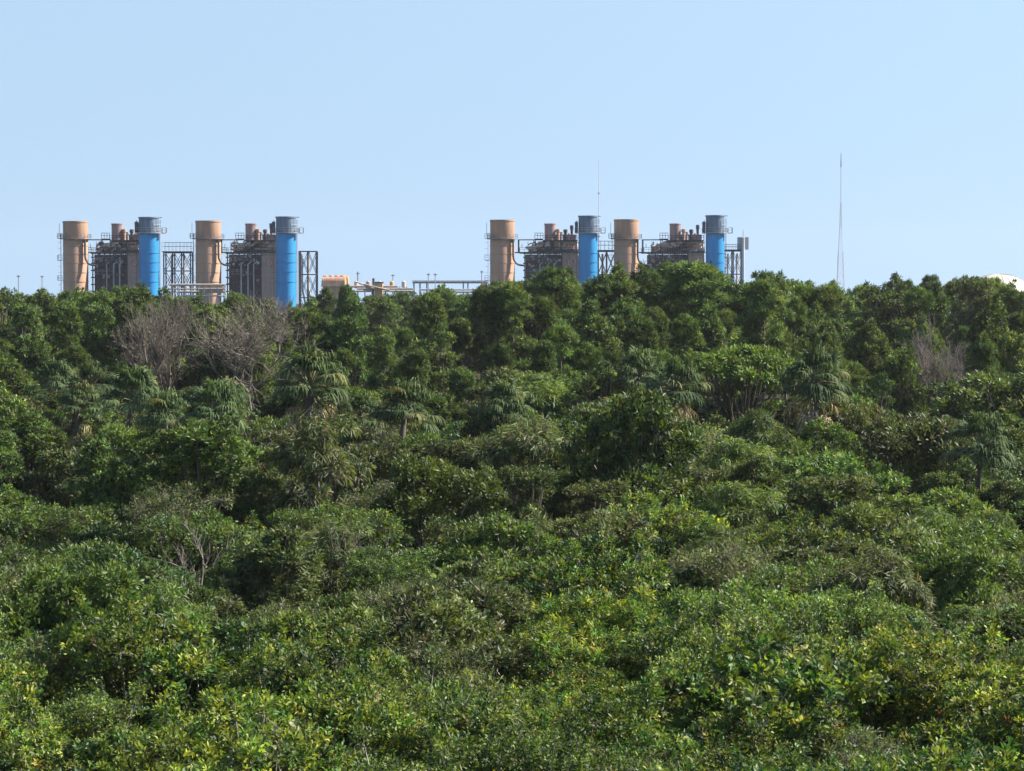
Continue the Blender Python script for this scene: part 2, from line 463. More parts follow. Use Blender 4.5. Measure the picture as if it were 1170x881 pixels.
def make_palm(seed, green_n=26, dead_n=16, th=4.6):
    """cabbage palm: trunk, fan leaves with drooping segments, skirt of dead fans"""
    rng = np.random.default_rng(seed)
    def fans(n, el0, el1, pal, droop, size):
        V, T, Cc = [], [], []
        segs = []
        for i in range(n):
            az = i * 2.399 + rng.normal() * .25
            el = R(rng.uniform(el0, el1))
            out = np.array([math.cos(az), math.sin(az), 0.0])
            top = np.array([0, 0, -2.0 * rng.random() if el < -.25 else 0.0])
            pl = rng.uniform(0.9, 1.4) * size
            d0 = out * math.cos(el) + np.array([0, 0, math.sin(el)])
            d1 = unit(d0 + np.array([0, 0, -0.35]))
            mid = top + d0 * pl * .6; hub = mid + d1 * pl * .5
            segs.append((*top, *mid, .035, .03)); segs.append((*mid, *hub, .03, .022))
            side = np.cross(d1, np.array([0, 0, 1.0])); side = side / max(np.linalg.norm(side), 1e-6)
            nrm = np.cross(side, d1)
            base = pick(rng, pal, 1)[0] * (1 + rng.normal() * .15)
            ns = 20 if el > -.2 else 9
            for j in range(ns):
                f = (j + .5) / ns * 2 - 1
                a = f * 1.75
                sd = d1 * math.cos(a) + side * math.sin(a)
                ln = size * rng.uniform(.7, 1.15) * (1.15 - .35 * abs(f))
                dip = np.array([0, 0, -1.0])
                s1 = unit(sd + nrm * .15 * (1 - abs(f))); s2 = unit(sd + dip * droop * rng.uniform(.6, 1.2)); s3 = unit(sd * .5 + dip * droop * rng.uniform(1.2, 2.6))
                w = unit(np.cross(s1, nrm)) * (.045 if el > -.2 else .032) * size
                p0 = hub; p1 = hub + s1 * ln * .45; p2 = p1 + s2 * ln * .3; p3 = p2 + s3 * ln * .35
                b = len(V)
                V.extend([p0 - w * .3, p0 + w * .3, p1 - w, p1 + w, p2 - w * .7, p2 + w * .7, p3])
                T.extend([(b, b + 1, b + 3), (b, b + 3, b + 2), (b + 2, b + 3, b + 5), (b + 2, b + 5, b + 4), (b + 4, b + 5, b + 6)])
                c = base * (1 + rng.normal() * .12)
                Cc.extend([c] * 7)
        return V, T, Cc, segs
    palg = [(0.068, 0.105, 0.040, 4), (0.050, 0.082, 0.033, 4), (0.095, 0.125, 0.050, 2), (0.14, 0.145, 0.06, .6)]
    pald = [(0.36, 0.28, 0.17, 3), (0.28, 0.21, 0.14, 3), (0.34, 0.31, 0.14, 2), (0.13, 0.11, 0.085, 2)]
    V, T, C, S1 = fans(green_n, -5, 85, palg, .75, .95)
    crown = mesh_from('crown', V, T, M['frond'], np.clip(np.array(C), .01, .6))
    V, T, C, S2 = fans(dead_n, -82, -22, pald, 1.3, 1.0)
    skirt = mesh_from('dead_frond_skirt', V, T, M['frond'], np.clip(np.array(C), .01, .6))
    pts = [np.array([rng.normal() * .06 * k, rng.normal() * .06 * k, th * k / 5]) for k in range(6)]; pts[5] = np.array([0, 0, th]); pts[0] = np.zeros(3)
    segs = [(*pts[k], *pts[k + 1], .19 - .008 * k, .182 - .008 * k) for k in range(5)]
    trunk = tubes(segs, 'trunk', M['bark'], 8)
    return crown, skirt, trunk, tubes(S1 + S2, 'leaf_stalk', M['frond_stalk'], 4)


def make_bare(seed, height, spread, levels, mat, upright=0.25, trunks=1, r0=.16, fork_h=.25, kids=(4, 6)):
    """leafless tree, forking down to fine twigs"""
    rng = np.random.default_rng(seed)
    segs = []
    tips = [[] for _ in range(levels + 1)]
    def grow(p, d, ln, r, lv):
        n = 3
        q = p
        for k in range(n):
            d = unit(d + rng.normal(size=3) * .14 + np.array([0, 0, upright * .25]))
            e = q + d * ln / n
            segs.append((*q, *e, r * (1 - .2 * k), r * (1 - .2 * (k + 1))))
            q = e
            if lv < levels and (k >= 0 if lv else k == n - 1):
                m = rng.integers(*kids) if k == n - 1 else rng.integers(1, 3)
                for _ in range(m):
                    rnd = rng.normal(size=3)
                    perp = unit(rnd - (rnd @ d) * d)
                    a = rng.uniform(.35, .95) * spread
                    nd = unit(d * math.cos(a) + perp * math.sin(a) + np.array([0, 0, upright * .5]))
                    grow(q, nd, ln * rng.uniform(.48, .72), max(r * .5, .011), lv + 1)
    for t in range(trunks):
        a = 2 * math.pi * t / trunks
        d = np.array([math.cos(a) * .25 * (trunks > 1), math.sin(a) * .25 * (trunks > 1), 1.0])
        grow(np.array([math.cos(a) * .15 * (trunks > 1), math.sin(a) * .15 * (trunks > 1), 0.0]), unit(d), height * fork_h, r0, 0)
    S = np.array(segs)
    k = height / S[:, 5].max()
    S[:, [0, 1, 2, 3, 4, 5]] *= k
    big = S[:, 6] > .05
    return S[big], S[~big]


# ------------------------------------------------------------------ placing plants
PLANTS = []


def place(kind, px, d, h, rng, pi=None, wide=1.0, look=None, name=None):
    P = PROTO[kind]
    p = P[pi if pi is not None else int(rng.integers(len(P) - (kind == 'far')))]
    s = h / p['h']
    x = (px - 585) / F * d
    if p['src'] is None:
        e = empty(name or p['name'], (x, d, 0))
        c = link(p['pc'], p['crown'], e); t = link(p['ps'], p['stem'], e)
        p['src'] = e
    else:
        e = copy_tree(p['src'])
        e.location = (x, d, 0)
    if name: e.name = name
    e.rotation_euler = (rng.normal() * .03, rng.normal() * .03, rng.uniform(0, 6.283))
    w = s * wide * rng.uniform(.92, 1.1)
    e.scale = (w, w, s)
    PLANTS.append((e, kind, P.index(p), px, HY + F * (CAMZ - h) / d, d))
    return e


def fbm(x, y):
    return (math.sin(x * .21 + y * .13 + 1.3) + math.sin(x * .47 - y * .09 + 4.1) + math.sin(x * -.16 + y * .31 + .7) + .7 * math.sin(x * .9 + y * .5)) / 3.7


TREELINE = [(-60, 330), (0, 331), (30, 331), (60, 334), (75, 332), (100, 326), (150, 327), (190, 334), (230, 340), (260, 346), (270, 336), (290, 344), (330, 351),
            (350, 348), (370, 333), (400, 333), (430, 331), (470, 332), (510, 331), (540, 336), (560, 327), (580, 320), (610, 320), (635, 310), (650, 320),
            (665, 331), (690, 324), (705, 312), (720, 322), (735, 307), (760, 312), (790, 302), (810, 306), (830, 321), (850, 324), (870, 315), (900, 319),
            (930, 319), (960, 329), (985, 324), (1010, 322), (1045, 324), (1067, 319), (1090, 318), (1118, 312), (1140, 311), (1150, 316), (1157, 326), (1170, 333), (1240, 328)]


def tl(px):
    for (a, b), (c, d) in zip(TREELINE, TREELINE[1:]):
        if a <= px <= c:
            return b + (d - b) * (px - a) / (c - a)
    return 330


def plant_all():
    rng = np.random.default_rng(5)
    # ---- the near thicket and the bushes behind it
    d = 44.0
    while d < 168:
        near = d < 84
        step = 2.8 if near else (3.7 if d < 116 else 4.6)
        half = 585 / F * d + 2.6
        x = -half + rng.uniform(0, step)
        while x < half:
            dd = d + rng.uniform(-1.4, 1.4); xx = x + rng.uniform(-.8, .8)
            f = fbm(xx, dd)
            px = 585 + xx / dd * F
            edge = 76 + 6 * math.sin(xx * .25 + 1) + 4 * math.sin(xx * .6)
            u = rng.random()
            if dd < edge:
                h = 4.5 + .8 * f + rng.normal() * .75
                if rng.random() < .18:
                    x += step; continue
                kind = 'near' if u < .86 else 'twiggy'
            elif dd < 114:
                h = 4.4 + .9 * f + rng.normal() * .7
                kind = 'twiggy' if u < .34 else ('mid' if u < .84 else ('droop' if u < .93 else 'near'))
            else:
                h = 5.9 + 1.2 * f + rng.normal() * 1.2
                kind = 'mid' if u < .42 else ('droop' if u < .56 else ('far' if u < .94 else 'twiggy'))
            h = max(2.8, h)
            place(kind, px, dd, h, rng, wide=(4.6 / h) ** .5 * (1.1 if near else 1.15) if kind != 'far' else rng.uniform(1.05, 1.35))
            x += step
        d += 3.3 if near else (5.0 if d < 114 else 8.0)
    # ---- woods: rows of taller trees, each row a little higher in the picture
    rows = [(178, 444, 32, 15), (208, 402, 34, 20), (246, 362, 32, 18)]
    for (dd0, ytop, step, jit) in rows:
        px = -50 + rng.uniform(0, step)
        while px < 1225:
            dd = dd0 + rng.uniform(-11, 11)
            low = 95 < px < 345 and dd0 > 170
            if abs(px - 848) < 62 and dd < 200:
                px += step; continue
            y = ytop + rng.normal() * jit + 10 * fbm(px * .08, dd0)
            if 560 < px < 960: y -= 12
            y = max(y, tl(px) + 4)
            if low: y = max(y, 446 + rng.normal() * 6) if dd0 < 216 else max(y, 350 + rng.normal() * 5)
            h = CAMZ - (y - HY) * dd / F
            u = rng.random()
            if dd0 < 190: kind = 'mid' if u < .25 else ('far' if u < .7 else ('pine' if u < .85 else 'droop'))
            elif 420 < px < 980: kind = 'pine' if u < .62 else 'far'
            else: kind = 'far' if u < .66 else 'pine'
            place(kind, px, dd, h, rng, wide=1.25 if kind in ('mid', 'droop') else (.8 if h > 9.5 else .98))
            px += step * rng.uniform(.6, 1.4)
    # ---- the treeline against the sky
    px = -50
    while px < 1225:
        far = px < 555 or px > 960
        dd = rng.uniform(300, 345) if far else rng.uniform(272, 300)
        if 335 < px < 500: dd = rng.uniform(400, 450)
        y = tl(px) + (rng.uniform(-3, 7) if px < 1100 else rng.uniform(0, 5))
        h = CAMZ - (y - HY) * dd / F
        kind = 'pine' if (555 < px < 830 and rng.random() < .7) or rng.random() < .35 else 'far'
        place(kind, px, dd, h, rng, wide=.95)
        px += rng.uniform(17, 26)
    px = -50
    while px < 1225:                                     # second line behind, a little lower
        dd = rng.uniform(370, 395) if not 335 < px < 500 else rng.uniform(470, 500)
        y = tl(px) + rng.uniform(4, 10)
        place('far', px, dd, CAMZ - (y - HY) * dd / F, rng, wide=1.0)
        px += rng.uniform(26, 36)


# ------------------------------------------------------------------ setting
def build_ground():
    m, nt, out = nodes_of('forest_floor')
    N, L = nt.nodes.new, nt.links.new
    tc = N('ShaderNodeTexCoord')
    nz = N('ShaderNodeTexNoise'); nz.inputs['Scale'].default_value = .6; nz.inputs['Detail'].default_value = 8
    L(tc.outputs['Object'], nz.inputs['Vector'])
    cr = N('ShaderNodeValToRGB')
    cr.color_ramp.elements[0].position = .3; cr.color_ramp.elements[0].color = (.018, .020, .012, 1)
    cr.color_ramp.elements[1].position = .7; cr.color_ramp.elements[1].color = (.065, .060, .036, 1)
    L(nz.outputs[0], cr.inputs[0])
    p = N('ShaderNodeBsdfPrincipled'); p.inputs['Roughness'].default_value = 1; p.inputs['Specular IOR Level'].default_value = 0
    L(cr.outputs[0], p.inputs['Base Color']); L(p.outputs[0], out.inputs[0])
    n = 60
    xs = np.linspace(-1500, 1500, n); ys = np.concatenate([np.linspace(-100, 700, 40), np.linspace(760, 3000, 20)])
    V = [(x, y, 0.0) for y in ys for x in xs]
    Q = [(j * n + i, j * n + i + 1, (j + 1) * n + i + 1, (j + 1) * n + i) for j in range(len(ys) - 1) for i in range(n - 1)]
    o = link('ground', mesh_from('ground', V, None, m, None, False, Q)); tag(o, kind='structure')


def build_haze(density):
    mb = MB().box(-1600, 1600, -200, 3100, -1.0, 84)
    m, nt, out = nodes_of('haze_air')
    v = nt.nodes.new('ShaderNodeVolumePrincipled')
    v.inputs['Color'].default_value = (.90, .89, .95, 1)
    v.inputs['Density'].default_value = density
    v.inputs['Anisotropy'].default_value = .2
    nt.links.new(v.outputs[0], out.inputs['Volume'])
    tag(mb.build('haze', m), kind='stuff')


# ------------------------------------------------------------------ power plant
PD = 700.0
ORD = ['first', 'second', 'third', 'fourth']


def zz(py, d=PD):
    return CAMZ + (HY - py) / F * d


def xx(px, d=PD):
    return (px - 585) / F * d


def railing(mb, pts, h=1.1, r=.05, post=1.5):
    """posts and two rails along a polyline at deck level"""
    for a, b in zip(pts, pts[1:]):
        a, b = Vector(a), Vector(b)
        n = max(1, int((b - a).length / post))
        for k in range(n + 1):
            p = a.lerp(b, k / n)
            mb.bar(p, p + Vector((0, 0, h)), r, 4)
        for hh in (h, h * .55):
            mb.bar(a + Vector((0, 0, hh)), b + Vector((0, 0, hh)), r, 4)


def circle_pts(rad, z, n=20):
    return [(rad * math.cos(2 * math.pi * k / n), rad * math.sin(2 * math.pi * k / n), z) for k in range(n + 1)]


def ladder(mb, x, y, z0, z1, r=.05):
    mb.bar((x, y - .35, z0), (x, y - .35, z1), r, 4); mb.bar((x, y + .35, z0), (x, y + .35, z1), r, 4)
    z = z0
    while z < z1:
        mb.bar((x, y - .35, z), (x, y + .35, z), r * .7, 4); z += .6
    z = z0 + 3
    while z < z1:                                        # safety cage hoops
        mb.ring((x - .35, y, z), .5, .035, 8); z += 1.6


def tan_stack(i, cx, w, ytop):
    r = w / F * PD / 2; H = zz(ytop)
    e = empty('tan_exhaust_stack', (xx(cx), PD, 0), ['leftmost tan chimney stack, at the far left of the power plant', 'tan chimney stack second from the left, between two boiler houses',
              'third tan chimney stack from the left, left of the third boiler house', 'rightmost tan chimney stack, behind the green ridge of trees'][i], 'chimney', 'tan exhaust stacks of the power plant')
    zb = zz(273)
    MB().lathe([(r, 0), (r, zb - .4), (r * .985, zb - .3), (r * .985, zb + .0), (r * 1.0, zb + .15), (r * 1.0, H - .5), (r * 1.03, H - .4), (r * 1.03, H), (r * .93, H), (r * .93, H - 2.5)], n=56, cap=False).build('shell', M['tan'], e, True)
    mb = MB()
    for z in (zz(281), zz(290.5), zz(301), zz(311.5), zz(322)):
        mb.lathe([(r + .005, z - .1), (r + .09, z - .1), (r + .09, z + .1), (r + .005, z + .1)], n=56, cap=False)
    mb.build('stiffener_ring', M['tan'], e, True)
    MB().lathe([(r + .01, zb - .12), (r + .85, zb - .12), (r + .85, zb + .05), (r + .01, zb + .05)], n=40, cap=False).build('ring_platform', M['greysteel'], e)
    mb = MB(); railing(mb, circle_pts(r + .8, zb + .05, 24), 1.2, .045, 2); mb.build('railing', M['greysteel'], e)
    mb = MB(); ladder(mb, -r - .55, -.4, 0, zb + 1.5); mb.build('ladder', M['greysteel'], e)
    for py in (275, 297, 320):
        mb = MB()
        z = zz(py) if py != 275 else zb + .2
        mb.box(-r - 1.4, -r - .05, -1.0, 1.0, z - .12, z)
        railing(mb, [(-r - .1, -1, z), (-r - 1.4, -1, z), (-r - 1.4, 1, z)], 1.2, .05, .7)
        mb.build('rest_platform', M['greysteel'], e)
    MB().path([(-r - .9, -.5, zb + 1), (-r - .9, -.5, zb + 4.2)], .06).build('lightning_rod', M['greysteel'], e)
    # dark duct pipe that runs down the right and bends away into the boiler house
    z1 = zz(274); zq = zz(292)
    pts = [(r * .88, -r * .75, z1), (r * .88, -r * .75, zq)] + [(r * .88 + 2.0 * (1 - math.cos(R(a))), -r * .75, zq - 2.6 * math.sin(R(a))) for a in range(15, 91, 15)] + [(r * .88 + 3.2, -r * .75, zq - 2.75)]
    MB().path(pts, .28, 8).build('drain_pipe', M['steel'], e, True)
    return e


def blue_stack(i, cx, w, ytop):
    r = w / F * PD / 2; H = zz(ytop)
    e = empty('blue_exhaust_stack', (xx(cx), PD - 6, 0), ['leftmost bright blue chimney stack, beside the first boiler house', 'bright blue chimney stack second from the left, with its lower shaft clear of trees',
              'third bright blue chimney stack from the left, in front of a thin mast', 'rightmost bright blue chimney stack, beside the lattice tower with a grey box'][i], 'chimney', 'blue exhaust stacks of the power plant')
    zb = zz(267)
    MB().lathe([(r, 0), (r, zb)], n=56, cap=False).build('shell', M['blue'], e, True)
    mb = MB()
    for z in (zz(289.5), zz(300), zz(310.5), zz(322)):
        mb.lathe([(r + .005, z - .1), (r + .10, z - .1), (r + .10, z + .1), (r + .005, z + .1)], n=56, cap=False)
    mb.build('stiffener_ring', M['blue'], e, True)
    MB().lathe([(r * .995, zb + .005), (r * .995, H - .35), (r * 1.06, H - .35), (r * 1.06, H), (r * .93, H), (r * .93, H - 2.5)], n=56, cap=False).build('stack_top', M['bluegrey'], e, True)
    MB().lathe([(r + .01, zb - .1), (r + 1.0, zb - .1), (r + 1.0, zb + .06), (r + .01, zb + .06)], n=40, cap=False).build('ring_platform', M['galv'], e)
    mb = MB(); railing(mb, circle_pts(r + .95, zb + .06, 24), 1.3, .05, 2)
    for a in range(-60, 75, 18):                         # tall uprights of the maintenance cage
        c, s = math.cos(R(a)), math.sin(R(a))
        mb.bar(((r + .45) * c, (r + .45) * s, zb), ((r + .45) * c, (r + .45) * s, H - .8), .045, 4)
    mb.ring((0, 0, zb + 2.2), r + .45, .06, 12, -60, 75)
    mb.build('railing', M['galv'], e)
    mb = MB(); mb.box(r + .8, r + 2.0, -1, 1, zb - .1, zb + .05); railing(mb, [(r + .9, -1, zb), (r + 2, -1, zb), (r + 2, 1, zb)], 1.4, .06, .6)
    mb.build('side_platform', M['galv'], e)
    mb = MB(); ladder(mb, -r - .5, -.6, 0, zb + 3.4); mb.box(-r - .95, -r - .15, -1.2, -.2, zb + .1, zb + 3.0); mb.build('ladder', M['steel'], e)
    MB().path([(r + .3, -.7, 0), (r + .3, -.7, zb)], .09).build('cable_tray', M['steel'], e)
    mb = MB(); mb.bar((r * .9, 0, H - .15), (r * 1.32, 0, H - .15), .12, 4); mb.build('davit_arm', M['steel'], e)
    return e


def boiler_house(i, a, b, c, ytop=289):
    """a..b dark steel-framed part, b..c brown casing, in photo columns"""
    A, Bx, Cx = xx(a), xx(b), xx(c)
    e = empty('boiler_house', (A, PD, 0), ['leftmost boiler house, dark steel frame crowded with drums and pipework', 'second boiler house from the left, dark facade beside the tall clear blue stack',
              'third boiler house from the left, dark facade partly behind bright pine tops', 'rightmost boiler house, its lower half hidden by the highest green treetop'][i], 'boiler house', 'boiler houses of the power plant')
    w1 = Bx - A; w2 = Cx - A; Z = zz(ytop)
    y0, y1 = 1.0, 17.0
    rnd = random.Random(40 + i)
    # recessed cladding of the framed part
    mb = MB().box(.4, w1, y0 + 1.6, y1, 0, Z - .4); mb.build('cladding', M['clad'], e)
    # steel frame
    mb = MB()
    cols = [0, w1 * .16, w1 * .34, w1 * .5, w1 * .66, w1 * .83, w1 - .15]
    for x in cols:
        mb.box(x, x + .3, y0, y0 + .35, 0, Z)
    for py in (289.5, 294, 301, 309, 317, 325, 333):
        z = zz(py) - (zz(289) - Z)
        mb.box(-.3, w1, y0 - .1, y0 + .3, z - .18, z + .16)
    for k in range(len(cols) - 1):
        for (p, q) in ((301, 309), (317, 325)):
            if rnd.random() < .75:
                mb.bar((cols[k] + .15, y0 + .5, zz(p)), (cols[k + 1] + .15, y0 + .5, zz(q)), .1, 4)
                mb.bar((cols[k + 1] + .15, y0 + .7, zz(p)), (cols[k] + .15, y0 + .7, zz(q)), .1, 4)
    mb.build('steel_frame', M['steel'], e)
    for k in (.37, .57, .74):                            # pale downcomer pipes
        x = w1 * k + .5
        MB().path([(x, y0 - .45, 0), (x, y0 - .45, zz(302)), (x + .7, y0 - .1, zz(299.5)), (x + .7, y0 + .6, zz(296))], .16 + .08 * rnd.random()).build('downcomer_pipe', M['galv'], e, True)
    for k in range(6):                                   # valve boxes and small vessels on the upper gallery
        x = w1 * (.1 + .14 * k); z = zz(297) + rnd.uniform(-.3, 1.2)
        if rnd.random() < .6:
            MB().lathe([(.1, -.6), (.42, -.45), (.42, .45), (.1, .6)], (x, y0 + .9, z), 'z', 12).build('vessel', M['greysteel'], e, True)
        else:
            MB().box(x - .35, x + .4, y0 + .4, y0 + 1.3, z - .5, z + .5).build('valve_box', M['galv'], e)
    for k in range(20):                                  # cable boxes, hangers and valves scattered over the steel front
        x = rnd.uniform(.5, w1 - .6); z = zz(rnd.uniform(291, 304)) if k < 13 else zz(rnd.uniform(304, 322)); sz = rnd.uniform(.12, .36)
        MB().box(x - sz, x + sz, y0 - .5 - rnd.random() * .5, y0 - .25, z - sz * rnd.uniform(.5, 1.6), z + sz).build('cable_box', M[rnd.choice(('galv', 'greysteel', 'greysteel', 'clad', 'casing'))], e)
    for py in (297, 313):
        mb = MB().box(.3, w1 * rnd.uniform(.6, .98), y0 - 1.3, y0 - .12, zz(py) - .1, zz(py)); railing(mb, [(.3, y0 - 1.25, zz(py)), (w1 * .6, y0 - 1.25, zz(py))], 1.1, .05, 1.2); mb.build('catwalk', M['greysteel'], e)
    # brown casing with rib lines
    zc = Z - .7
    mb = MB().box(w1, w2, y0 + .2, y1 - 1, 0, zc)
    z = 1.5
    while z < zc:
        mb.box(w1 + .05, w2 - .05, y0 + .12, y0 + .2 - .004, z, z + .09); z += 1.35
    mb.build('casing', M['casing'], e)
    MB().lathe([(w2 / 2 * 0 + .25, w1 - .2), (.85, w1), (.85, w2 - .1), (.25, w2 + .1)], (0, y0 + .9, zc + .55), 'x', 16).build('header_drum', M['lagging'], e, True)
    # mark on the casing: coral patch with pale strokes
    mx, mz = (w1 * .45 + w2 * .55), zz(300)
    mb = MB().ring((0, 0, 0), .1, .01, 6); mb = MB()
    mb.lathe([(.05, -.04), (.85, -.04), (.85, .04), (.05, .04)], (mx - .25, y0 - .02, mz), 'y', 24)
    mb.box(mx + .5, mx + 1.9, y0 - .06, y0 + .05, mz + .25, mz + .95)
    mk = mb.build('wall_mark', M['coral'], e)
    mb = MB()
    for (p0, p1, q0, q1) in ((-.8, -.5, -.6, .6), (-.8, .2, .3, .6), (-.8, .0, -.75, -.5), (.0, .25, -.5, .05), (.75, 1.7, .5, .78), (1.0, 1.25, -.3, .5)):
        MB().box(mx + p0, mx + p1, y0 - .10, y0 - .065, mz + q0, mz + q1).build('mark_stroke', M['palemark'], mk)
    # deck 1
    mb = MB().box(-1.2, w2 + .2, y0 - .8, y1, Z, Z + .25); mb.build('gallery_deck', M['steel'], e)
    mb = MB(); railing(mb, [(-1.2, y0 - .75, Z + .25), (w2, y0 - .75, Z + .25)], 1.2, .05, 1.2); railing(mb, [(-1.2, y0 - .75, Z + .25), (-1.2, y1, Z + .25)], 1.2, .05, 2.4)
    mb.build('gallery_railing', M['steel'], e)
    # steam drums and ducting between the decks
    Z2 = Z + 3.2; Z3 = Z2 + .25
    s = (w1 / 9.3)
    mb = MB().lathe([(.2, 0), (1.05, .35), (1.05, 4.4 * s), (.2, 4.75 * s)], (1.6 * s, y0 + 2.2, Z + 1.35), 'x', 18); mb.build('steam_drum', M['drum'], e, True)
    mb = MB()
    mb.v += [(2.0 * s, y0 + .6, Z + 1.5), (6.6 * s, y0 + .6, Z + 1.5), (6.2 * s, y0 + .6, Z + 2.8), (2.6 * s, y0 + .6, Z + 2.6),
             (2.0 * s, y0 + 4.6, Z + 1.9), (6.6 * s, y0 + 4.6, Z + 1.9), (6.2 * s, y0 + 4.6, Z + 3.0), (3.0 * s, y0 + 4.6, Z + 2.7)]
    mb.f += [(0, 1, 2, 3), (4, 7, 6, 5), (0, 4, 5, 1), (3, 2, 6, 7), (0, 3, 7, 4), (1, 5, 6, 2)]
    mb.build('duct_hood', M['lagging'], e)
    mb = MB().lathe([(.2, 0), (.95, .3), (.95, w2 - w1 + 2.0), (.2, w2 - w1 + 2.3)], (w1 - 2.4, y0 + 2.6, Z + 2.1), 'x', 18); mb.build('steam_drum', M['drum'], e, True)
    for (zo, mat, yy) in ((1.0, 'lagging', .5), (2.75, 'lagging', 1.2), (.55, 'steel', .1)):
        MB().path([(w1 - 2.2 + rnd.random(), y0 + yy, Z + zo), (w2 + .1, y0 + yy, Z + zo)], .22).build('header_pipe', M[mat], e, True)
    mb = MB()
    for k in range(9):                                   # riser pipes, dense dark cluster in the middle
        x = w1 * .58 + k * .42 * s + rnd.uniform(-.1, .1)
        mb.path([(x, y0 + .4 + rnd.random(), Z - .5), (x, y0 + .6, Z + 1.2 + rnd.random()), (x + rnd.uniform(-.6, .6), y0 + 1.6, Z + 2.8)], .13)
    mb.build('riser_pipe', M['steel'], e, True)
    for k in range(30):                                  # lagged valves, elbows and small boxes between the decks
        x = rnd.uniform(.8, w2 - .6); z = Z + rnd.uniform(.5, 2.9); y = y0 + rnd.uniform(-.3, .5); sz = rnd.uniform(.25, .6)
        mat = M[rnd.choice(('lagging', 'lagging', 'drum', 'galv', 'steel'))]
        if k % 3 == 0:
            MB().box(x - sz, x + sz, y, y + .8, z - sz * .6, z + sz * .6).build('valve_box', mat, e)
        elif k % 3 == 1:
            MB().path([(x - 1.1 * sz, y, z - .5), (x, y, z), (x + 1.4 * sz, y, z), (x + 1.6 * sz, y + .6, z + .7)], .14 + .1 * rnd.random()).build('elbow_pipe', mat, e, True)
        else:
            MB().lathe([(.1, -sz), (sz * .6, -sz * .8), (sz * .6, sz * .8), (.1, sz)], (x, y + .3, z), 'x', 12).build('vessel', mat, e, True)
    MB().box(w1 * .42, w2 - .3, y0 + 5.2, y1 - 4, Z + .26, Z2 - .004).build('duct_casing', M['casing'], e)
    MB().box(w1 * .12, w1 * .42 - .01, y0 + 6.2, y1 - 4, Z + .26, Z + 1.9).build('duct_casing', M['mauve'], e)
    # upper deck
    xL, xR = w1 * .5, w2 - .2
    mb = MB().box(xL, xR, y0, y1 - 3, Z2, Z3)
    for x in (xL + .2, (xL + xR) / 2, xR - .4):
        mb.box(x, x + .22, y0 + .2, y0 + .45, Z + .25, Z2)
    mb.build('upper_deck', M['steel'], e)
    mb = MB(); railing(mb, [(xL, y0 + .05, Z3), (xR, y0 + .05, Z3)], 1.2, .06, .9); mb.build('upper_railing', M['steel'], e)
    mb = MB().box(xL + .8, xR - .4, y0 + 2.2, y0 + 6, Z3, Z3 + 1.5); mb.build('plant_room', M['mauve'], e)
    # relief silencer and small vents
    dx = w1 * .69
    MB().lathe([(1.5, Z3), (1.5, Z3 + 4.05), (1.6, Z3 + 4.1), (1.6, Z3 + 4.4), (.4, Z3 + 4.5)], (dx, y0 + 2, 0), 'z', 28).build('silencer', M['mauve'], e, True)
    for k, (fx, hh, rr, mat) in enumerate(((.90, 2.9, .45, 'drum'), (.99, 2.2, .32, 'galv'), (1.10, 2.8, .42, 'steel'), (1.20, 1.8, .3, 'drum'), (1.27, 4.4 + rnd.uniform(-.8, .8), .36, 'steel'))):
        x = w1 * fx
        if x > w2 - .5: x = w2 - .7
        MB().lathe([(rr, Z3), (rr, Z3 + hh * .7), (rr * 1.35, Z3 + hh * .75), (rr * 1.35, Z3 + hh), (rr * .5, Z3 + hh + .1)], (x, y0 + 1.4 + .5 * k, 0), 'z', 14).build('vent', M[mat], e, True)
    # small side gallery on the left and the thin bridge to the tan stack
    zl = zz(274)
    mb = MB().box(xL - 2.2, xL, y0 + .4, y0 + 3, Z2 + .4, Z2 + .6)
    railing(mb, [(xL - 2.2, y0 + .45, Z2 + .6), (xL, y0 + .45, Z2 + .6)], 1.5, .08, .7)
    mb.box(xL - 2.1, xL - 1.9, y0 + .5, y0 + .7, Z + .2, Z2 + .4)
    mb.build('side_gallery', M['steel'], e)
    mb = MB().bar((-1.6, y0 + 1, zl), (xL, y0 + 1, zl), .14, 6).bar((-1.5, y0 + 1, Z), (-1.5, y0 + 1, zl + .1), .22, 6)
    mb.bar((-.6, y0 + 1, Z + 1.3), (-.6, y0 + 1, Z + 2.4), .07, 5).bar((1.0, y0 + 1, Z + .2), (1.0, y0 + 1, Z + 3.0), .07, 5)
    mb.bar((-4, y0 + 1, Z + .1), (-1, y0 + 1, Z + .1), .16, 6)
    mb.build('pipe_bridge', M['steel'], e, False)
    return e


